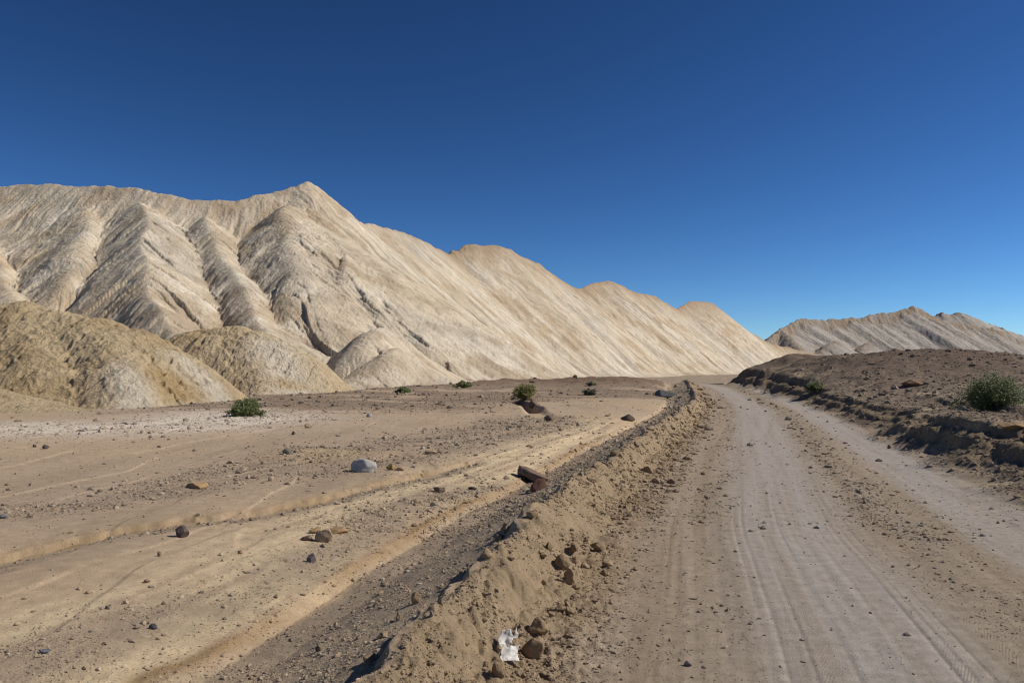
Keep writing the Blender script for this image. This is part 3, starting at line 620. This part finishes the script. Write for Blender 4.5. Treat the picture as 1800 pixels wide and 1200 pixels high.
# smaller stones one can still count, strewn over the wash, the terrace and the brown ground
rs = random.Random(5)
def strewn(n, box, sizes, tints, label, group, z0=0.0, cover=.25):
    protos = [rock_mesh('stone', 300 + q + len(group), (1, .8, .7), 10, .12, tints[q % len(tints)], 2) for q in range(6)]
    k = 0; tries = 0
    while k < n and tries < 6000:
        tries += 1
        px, py = rs.uniform(box[0], box[2]), rs.uniform(box[1], box[3]); p = gp(px, py, z0)
        z, T, g, s, s2 = ground(np.array([p[0]]), np.array([p[1]]))
        if rs.random() > g[0] + cover or (z0 < .4 and not (s[0] < -1.3)): continue
        if abs(z[0] - z0) > .5: continue
        if any((p[0] - b[0]) ** 2 + (p[1] - b[1]) ** 2 < (b[2] + .1) ** 2 for b in BOXES): continue
        o = bpy.data.objects.new('stone', rs.choice(protos)); C.objects.link(o)
        sz = p[1] / F * rs.uniform(*sizes) * (1.6 if rs.random() < .12 else 1)
        o.scale = (sz, sz, sz * rs.uniform(.7, 1.1)); o.rotation_euler = (rs.uniform(-.2, .2), rs.uniform(-.2, .2), rs.uniform(0, 6.3))
        o.location = (p[0], p[1], float(z[0]) + sz * .06); tag(o, label, 'stone', group); BOXES.append((p[0], p[1], sz)); k += 1
MIXED = [(.25, .19, .14), (.17, .15, .135), (.34, .25, .165), (.27, .23, .19), (.25, .165, .1), (.40, .33, .25)]
strewn(32, (0, 900, 820, 1190), (4, 8), MIXED, 'fist sized stone lying loose on the near sand and gravel of the wash', 'loose stones on the near wash', cover=.04)
strewn(36, (60, 780, 1000, 900), (4, 8), MIXED, 'loose stone lying on the middle part of the wash', 'loose stones on the middle wash', cover=.04)
strewn(60, (480, 692, 1120, 780), (3.5, 7), MIXED, 'small stone strewn on the grey gravel terrace before the ridge', 'loose stones on the gravel terrace', .2)
strewn(50, (1420, 640, 1795, 745), (4, 8), [(.2, .12, .08), (.26, .17, .11), (.14, .09, .065), (.33, .25, .18)], 'reddish brown stone strewn on the brown ground right of the road', 'loose stones on the brown terrain', .9)

# uncountable gravel: one object
def gravel(n):
    g = np.random.default_rng(3)
    q = g.uniform(1 / 46, 1 / 2.2, n); q = np.where(g.random(n) < .35, g.uniform(1 / 60, 1 / 9, n), q)
    r_ = 1 / q; a_ = np.arctan(g.uniform(-.72, .72, n)); X = (r_ * np.sin(a_)).astype(np.float32); Y = (r_ * np.cos(a_)).astype(np.float32)
    z, T, gv, s, s2 = ground(X, Y)
    clump = np.clip(.75 + .9 * fbm(X / .5, Y / .5, 201, 2), .15, 1.5)
    ok = g.random(n) < gv * clump
    X, Y, z, T, r_, s = X[ok], Y[ok], z[ok], T[ok], r_[ok], s[ok]; n = len(X)
    onf = (s > .0) & (s < 1.1)
    px = .75 + np.minimum(g.pareto(3.0, n) * 1.0, 5.0)
    sz = np.maximum(px * r_ / 796, .004) * .5 * np.where(onf, 1.35, 1)
    base = bmesh.new(); bmesh.ops.create_icosphere(base, subdivisions=1, radius=1)
    V0 = np.array([v.co[:] for v in base.verts]); F0 = np.array([[v.index for v in f.verts] for f in base.faces]); base.free()
    vars_ = np.stack([V0 * (1 + g.uniform(-.28, .28, (len(V0), 1))) for _ in range(24)])
    k = g.integers(0, 24, n); th = g.uniform(0, 2 * np.pi, n); c, s_ = np.cos(th), np.sin(th)
    V = vars_[k] * np.stack([sz * g.uniform(.8, 1.5, n), sz * g.uniform(.7, 1.1, n), sz * g.uniform(.5, .95, n)], 1)[:, None, :]
    W = np.empty_like(V); W[..., 0] = V[..., 0] * c[:, None] - V[..., 1] * s_[:, None] + X[:, None]
    W[..., 1] = V[..., 0] * s_[:, None] + V[..., 1] * c[:, None] + Y[:, None]; W[..., 2] = V[..., 2] + (z + sz * .15)[:, None]
    pal = np.array([(.21, .165, .125), (.30, .235, .165), (.15, .128, .115), (.36, .29, .21), (.25, .185, .12), (.22, .21, .20), (.44, .38, .30), (.27, .17, .11)])
    pc = pal[g.choice(8, n, p=[.22, .24, .12, .12, .14, .06, .04, .06])]
    mx_ = np.where(onf, .85, .5)[:, None]; pc = pc * (1 - mx_) + T * mx_
    tint = np.repeat(pc, len(V0), 0)
    Fc = (F0[None] + (np.arange(n) * len(V0))[:, None, None]).reshape(-1, 3)
    print('gravel stones', n)
    return raw_mesh('gravel', W.reshape(-1, 3), Fc, M_GRAVEL, tint, False, 3)
tag(gravel(620000), 'loose grey brown gravel over the wash, bank and road', 'gravel', None, 'stuff')

# ------------------------------------------------------------------ desert bushes
def leaf_mat(name, c1, c2):
    m = bpy.data.materials.new(name); m.use_nodes = True; t = m.node_tree; b = t.nodes['Principled BSDF']; L = t.links.new
    g = t.nodes.new('ShaderNodeNewGeometry'); r = t.nodes.new('ShaderNodeValToRGB'); L(g.outputs['Random Per Island'], r.inputs[0])
    r.color_ramp.elements[0].color = (*c1, 1); r.color_ramp.elements[1].color = (*c2, 1)
    L(r.outputs[0], b.inputs['Base Color']); b.inputs['Roughness'].default_value = .6; b.inputs['Specular IOR Level'].default_value = .25
    tr = t.nodes.new('ShaderNodeBsdfTranslucent'); L(r.outputs[0], tr.inputs['Color']); mx = t.nodes.new('ShaderNodeMixShader'); mx.inputs[0].default_value = .35
    L(b.outputs[0], mx.inputs[1]); L(tr.outputs[0], mx.inputs[2]); L(mx.outputs[0], t.nodes['Material Output'].inputs['Surface']); return m
M_LEAF = leaf_mat('bush_leaf', (.10, .125, .04), (.24, .26, .11)); M_LEAF2 = leaf_mat('olive_leaf', (.13, .145, .05), (.28, .29, .12))
M_DRY = leaf_mat('dusty_leaf', (.13, .125, .075), (.23, .22, .14))
M_TWIG = earth('twig_bark', 40, 9, .15, 60, .002, tint=False, base=(.16, .12, .085))
def tube(bm, pts, r0, r1, n=5):
    prev = None
    for i, p in enumerate(pts):
        r = r0 + (r1 - r0) * i / (len(pts) - 1); d = (pts[min(i + 1, len(pts) - 1)] - pts[max(i - 1, 0)]).normalized()
        a = d.orthogonal().normalized(); b = d.cross(a)
        ring = [bm.verts.new(p + (a * math.cos(q * 2 * math.pi / n) + b * math.sin(q * 2 * math.pi / n)) * r) for q in range(n)]
        if prev:
            for q in range(n): bm.faces.new((prev[q], prev[(q + 1) % n], ring[(q + 1) % n], ring[q]))
        prev = ring
    bm.faces.new(prev)
def bush(px, py, wpx, hpx, z0, label, seed, mat, dens=1.0, upright=0.5, nb=26, fine=1.0):
    rd = random.Random(seed); p = hit(px, py)
    D = p[1]; W, H = wpx * D / F, hpx * D / F
    root = bpy.data.objects.new('desert_bush', None); C.objects.link(root); root.empty_display_size = .2
    y = D + W * .3; root.location = (p[0], y, gz_at(p[0], y)); tag(root, label, 'bush', 'desert bushes')
    bs = bmesh.new(); V, Q = [], []
    ls = max(.017 * D / 20 * fine, .018)
    for b in range(nb):
        ph = rd.uniform(0, 2 * math.pi); e = rd.random() ** (.5 + upright); rad = W / 2 * math.sqrt(rd.random()) * (1.0 if rd.random() < .8 else 1.1)
        lobes = 1 + .22 * math.sin(ph * 3 + seed) + .12 * math.sin(ph * 5 + seed * 2)
        rad *= lobes
        top = H * math.sqrt(max(.06, 1 - (rad / (W * .62)) ** 2)) * rd.uniform(.45, 1.08)
        tip = Vector((rad * math.cos(ph), rad * math.sin(ph) * .8, top)); st = Vector((rd.gauss(0, W * .05), rd.gauss(0, W * .05), -.03))
        mid = st.lerp(tip, .5) + Vector((rd.gauss(0, .05) * W, rd.gauss(0, .05) * W, H * .10))
        tube(bs, [st, st.lerp(mid, .35), st.lerp(mid, .65), mid, mid.lerp(tip, .45)], .012 * W + .004, .003 * W + .001, 4)
        if rd.random() < .14: continue
        cl = W * rd.uniform(.06, .11)
        for c in range(4):
            f = rd.uniform(.45, 1.0); cen = mid.lerp(tip, (f - .45) / .55) + Vector([rd.gauss(0, cl * .6) for _ in range(3)])
            if cen.z < H * .05: cen.z = H * .05 + rd.random() * H * .1
            for l in range(int(46 * dens)):
                o = cen + Vector((rd.gauss(0, cl * .55), rd.gauss(0, cl * .55), rd.gauss(0, cl * .5)))
                if o.z < .01: continue
                a = Vector([rd.gauss(0, 1) for _ in range(3)]).normalized(); bb = a.orthogonal().normalized(); s_ = ls * rd.uniform(.7, 1.5)
                i0 = len(V); V += [o - a * s_, o + bb * s_ * .8, o + a * s_, o - bb * s_ * .8]; Q.append((i0, i0 + 1, i0 + 2, i0 + 3))
    for b in range(max(6, nb // 4)):                # bare dry twigs
        ph = rd.uniform(0, 2 * math.pi); st = Vector((rd.gauss(0, W * .06), rd.gauss(0, W * .06), -.02)); f = rd.uniform(.9, 1.2)
        tip = Vector((math.cos(ph) * W * .5 * f * rd.uniform(.5, 1), math.sin(ph) * W * .4 * f, H * rd.uniform(.25, 1.08)))
        tube(bs, [st, st.lerp(tip, .4) + Vector((0, 0, H * .08)), st.lerp(tip, .75) + Vector((rd.gauss(0, .03) * W, 0, H * .04)), tip], .007 * W, .002 * W + .001, 4)
    me = bpy.data.meshes.new('stems'); bs.to_mesh(me); bs.free(); me.materials.append(M_TWIG)
    so_ = bpy.data.objects.new('stems', me); C.objects.link(so_); so_.parent = root
    fo = raw_mesh('foliage', np.array([v[:] for v in V]), np.array(Q), mat, None, False); fo.parent = root
    return root
bush(1766, 718, 116, 62, .75, 'largest green bush with upright shoots on the brown ground at right', 1, M_LEAF, 1.7, .3, 78)
bush(1438, 692, 32, 20, .6, 'small green bush on the lip of the right bank', 2, M_LEAF, 1.0, .5, 26)
bush(429, 732, 62, 27, 0.0, 'dark green round bush on the wash before the ochre mounds', 3, M_LEAF, 1.3, .5, 40)
bush(922, 706, 50, 29, .3, 'ragged yellowish green bush above the fissure in the wash', 4, leaf_mat('yellow_leaf', (.19, .185, .06), (.35, .33, .13)), 1.2, .1, 34)
bush(709, 691, 20, 11, .5, 'low green bush on the left crest of the gravel terrace', 5, M_LEAF, .9, .5, 18)
bush(814, 682, 28, 9, .7, 'low ragged bush on the middle crest of the gravel terrace', 6, M_LEAF2, .8, .5, 18)
bush(1040, 678, 15, 6, .9, 'small olive bush high on the terrace near the bend', 7, M_DRY, .6, .5, 12)
bush(1036, 695, 28, 9, .5, 'sparse dusty grey green bush below the small olive bush', 8, M_DRY, .5, .5, 18)

# ------------------------------------------------------------------ white litter and a pale stick
M_PAPER = earth('white_paper', 35, 12, .12, 40, .004, rough=.8, tint=False, base=(.66, .625, .57))
def crumple(name, outline, size, loc, rot, seed, lift):
    n = 26; V = []; idx = {}; Q = []
    def inside(u, v):
        c = False; j = len(outline) - 1
        for i in range(len(outline)):
            (xi, yi), (xj, yj) = outline[i], outline[j]
            if (yi > v) != (yj > v) and u < (xj - xi) * (v - yi) / (yj - yi) + xi: c = not c
            j = i
        return c
    def vert(i, j):
        if (i, j) not in idx:
            u, v = i / n, j / n; p = Vector((u * 3.1 + seed, v * 3.1, 0))
            fold = abs(mnoise.noise(p * .5)) * .20 + abs(mnoise.noise(p * 1.1)) * .05 + lift * (v - .5) ** 2
            idx[i, j] = len(V); V.append(((u - .5) * size[0] + .006 * mnoise.noise(p * 2), (v - .5) * size[1] + .006 * mnoise.noise(p * 2.2 + Vector((7, 0, 0))), fold * size[0]))
        return idx[i, j]
    for i in range(n):
        for j in range(n):
            if inside((i + .5) / n, (j + .5) / n): Q.append((vert(i, j), vert(i + 1, j), vert(i + 1, j + 1), vert(i, j + 1)))
    me = bpy.data.meshes.new(name); me.from_pydata(V, [], Q); me.materials.append(M_PAPER)
    for p in me.polygons: p.use_smooth = True
    o = bpy.data.objects.new(name, me); C.objects.link(o); o.location = loc; o.rotation_euler = rot
    m = o.modifiers.new('thickness', 'SOLIDIFY'); m.thickness = .0015; return o
pl = hit(895, 1160)
lit = bpy.data.objects.new('paper_litter', None); C.objects.link(lit); lit.location = (pl[0], pl[1], gz_at(pl[0], pl[1]) + .015); lit.empty_display_size = .1
tag(lit, 'crumpled torn white paper litter among clods at the foot of the road bank', 'litter')
a = crumple('lower_sheet', [(.05, .0), (.95, .05), (.85, .5), (1.0, .95), (.5, .85), (.0, 1.0), (.12, .5)], (.12, .115), (0, .03, .012), (.62, .08, .1), 3.3, .2); a.parent = lit
a = crumple('upper_sheet', [(.1, .05), (.5, .22), (.7, .1), (.72, .5), (.98, .55), (.9, .98), (.72, .62), (.6, .95), (.2, 1.0), (.02, .6)], (.125, .125), (-.006, .105, .06), (.5, -.12, -.08), 8.1, .3); a.parent = lit

bs = bmesh.new(); q0, q1 = gp(388, 1196, -.1), gp(428, 1183, -.1)
A_, B_ = Vector((q0[0], q0[1], gz_at(q0[0], q0[1]) + .008)), Vector((q1[0], q1[1], gz_at(q1[0], q1[1]) + .012))
tube(bs, [A_, A_.lerp(B_, .35) + Vector((0, .006, .008)), A_.lerp(B_, .7) + Vector((0, -.004, .006)), B_], .003, .002, 6)
me = bpy.data.meshes.new('dry_stick'); bs.to_mesh(me); bs.free(); me.materials.append(earth('bleached_wood', 80, 12, .1, 90, .001, tint=False, base=(.52, .46, .38)))
o = bpy.data.objects.new('dry_stick', me); C.objects.link(o); tag(o, 'thin bleached dry stick on the gravel at the bottom left', 'stick')
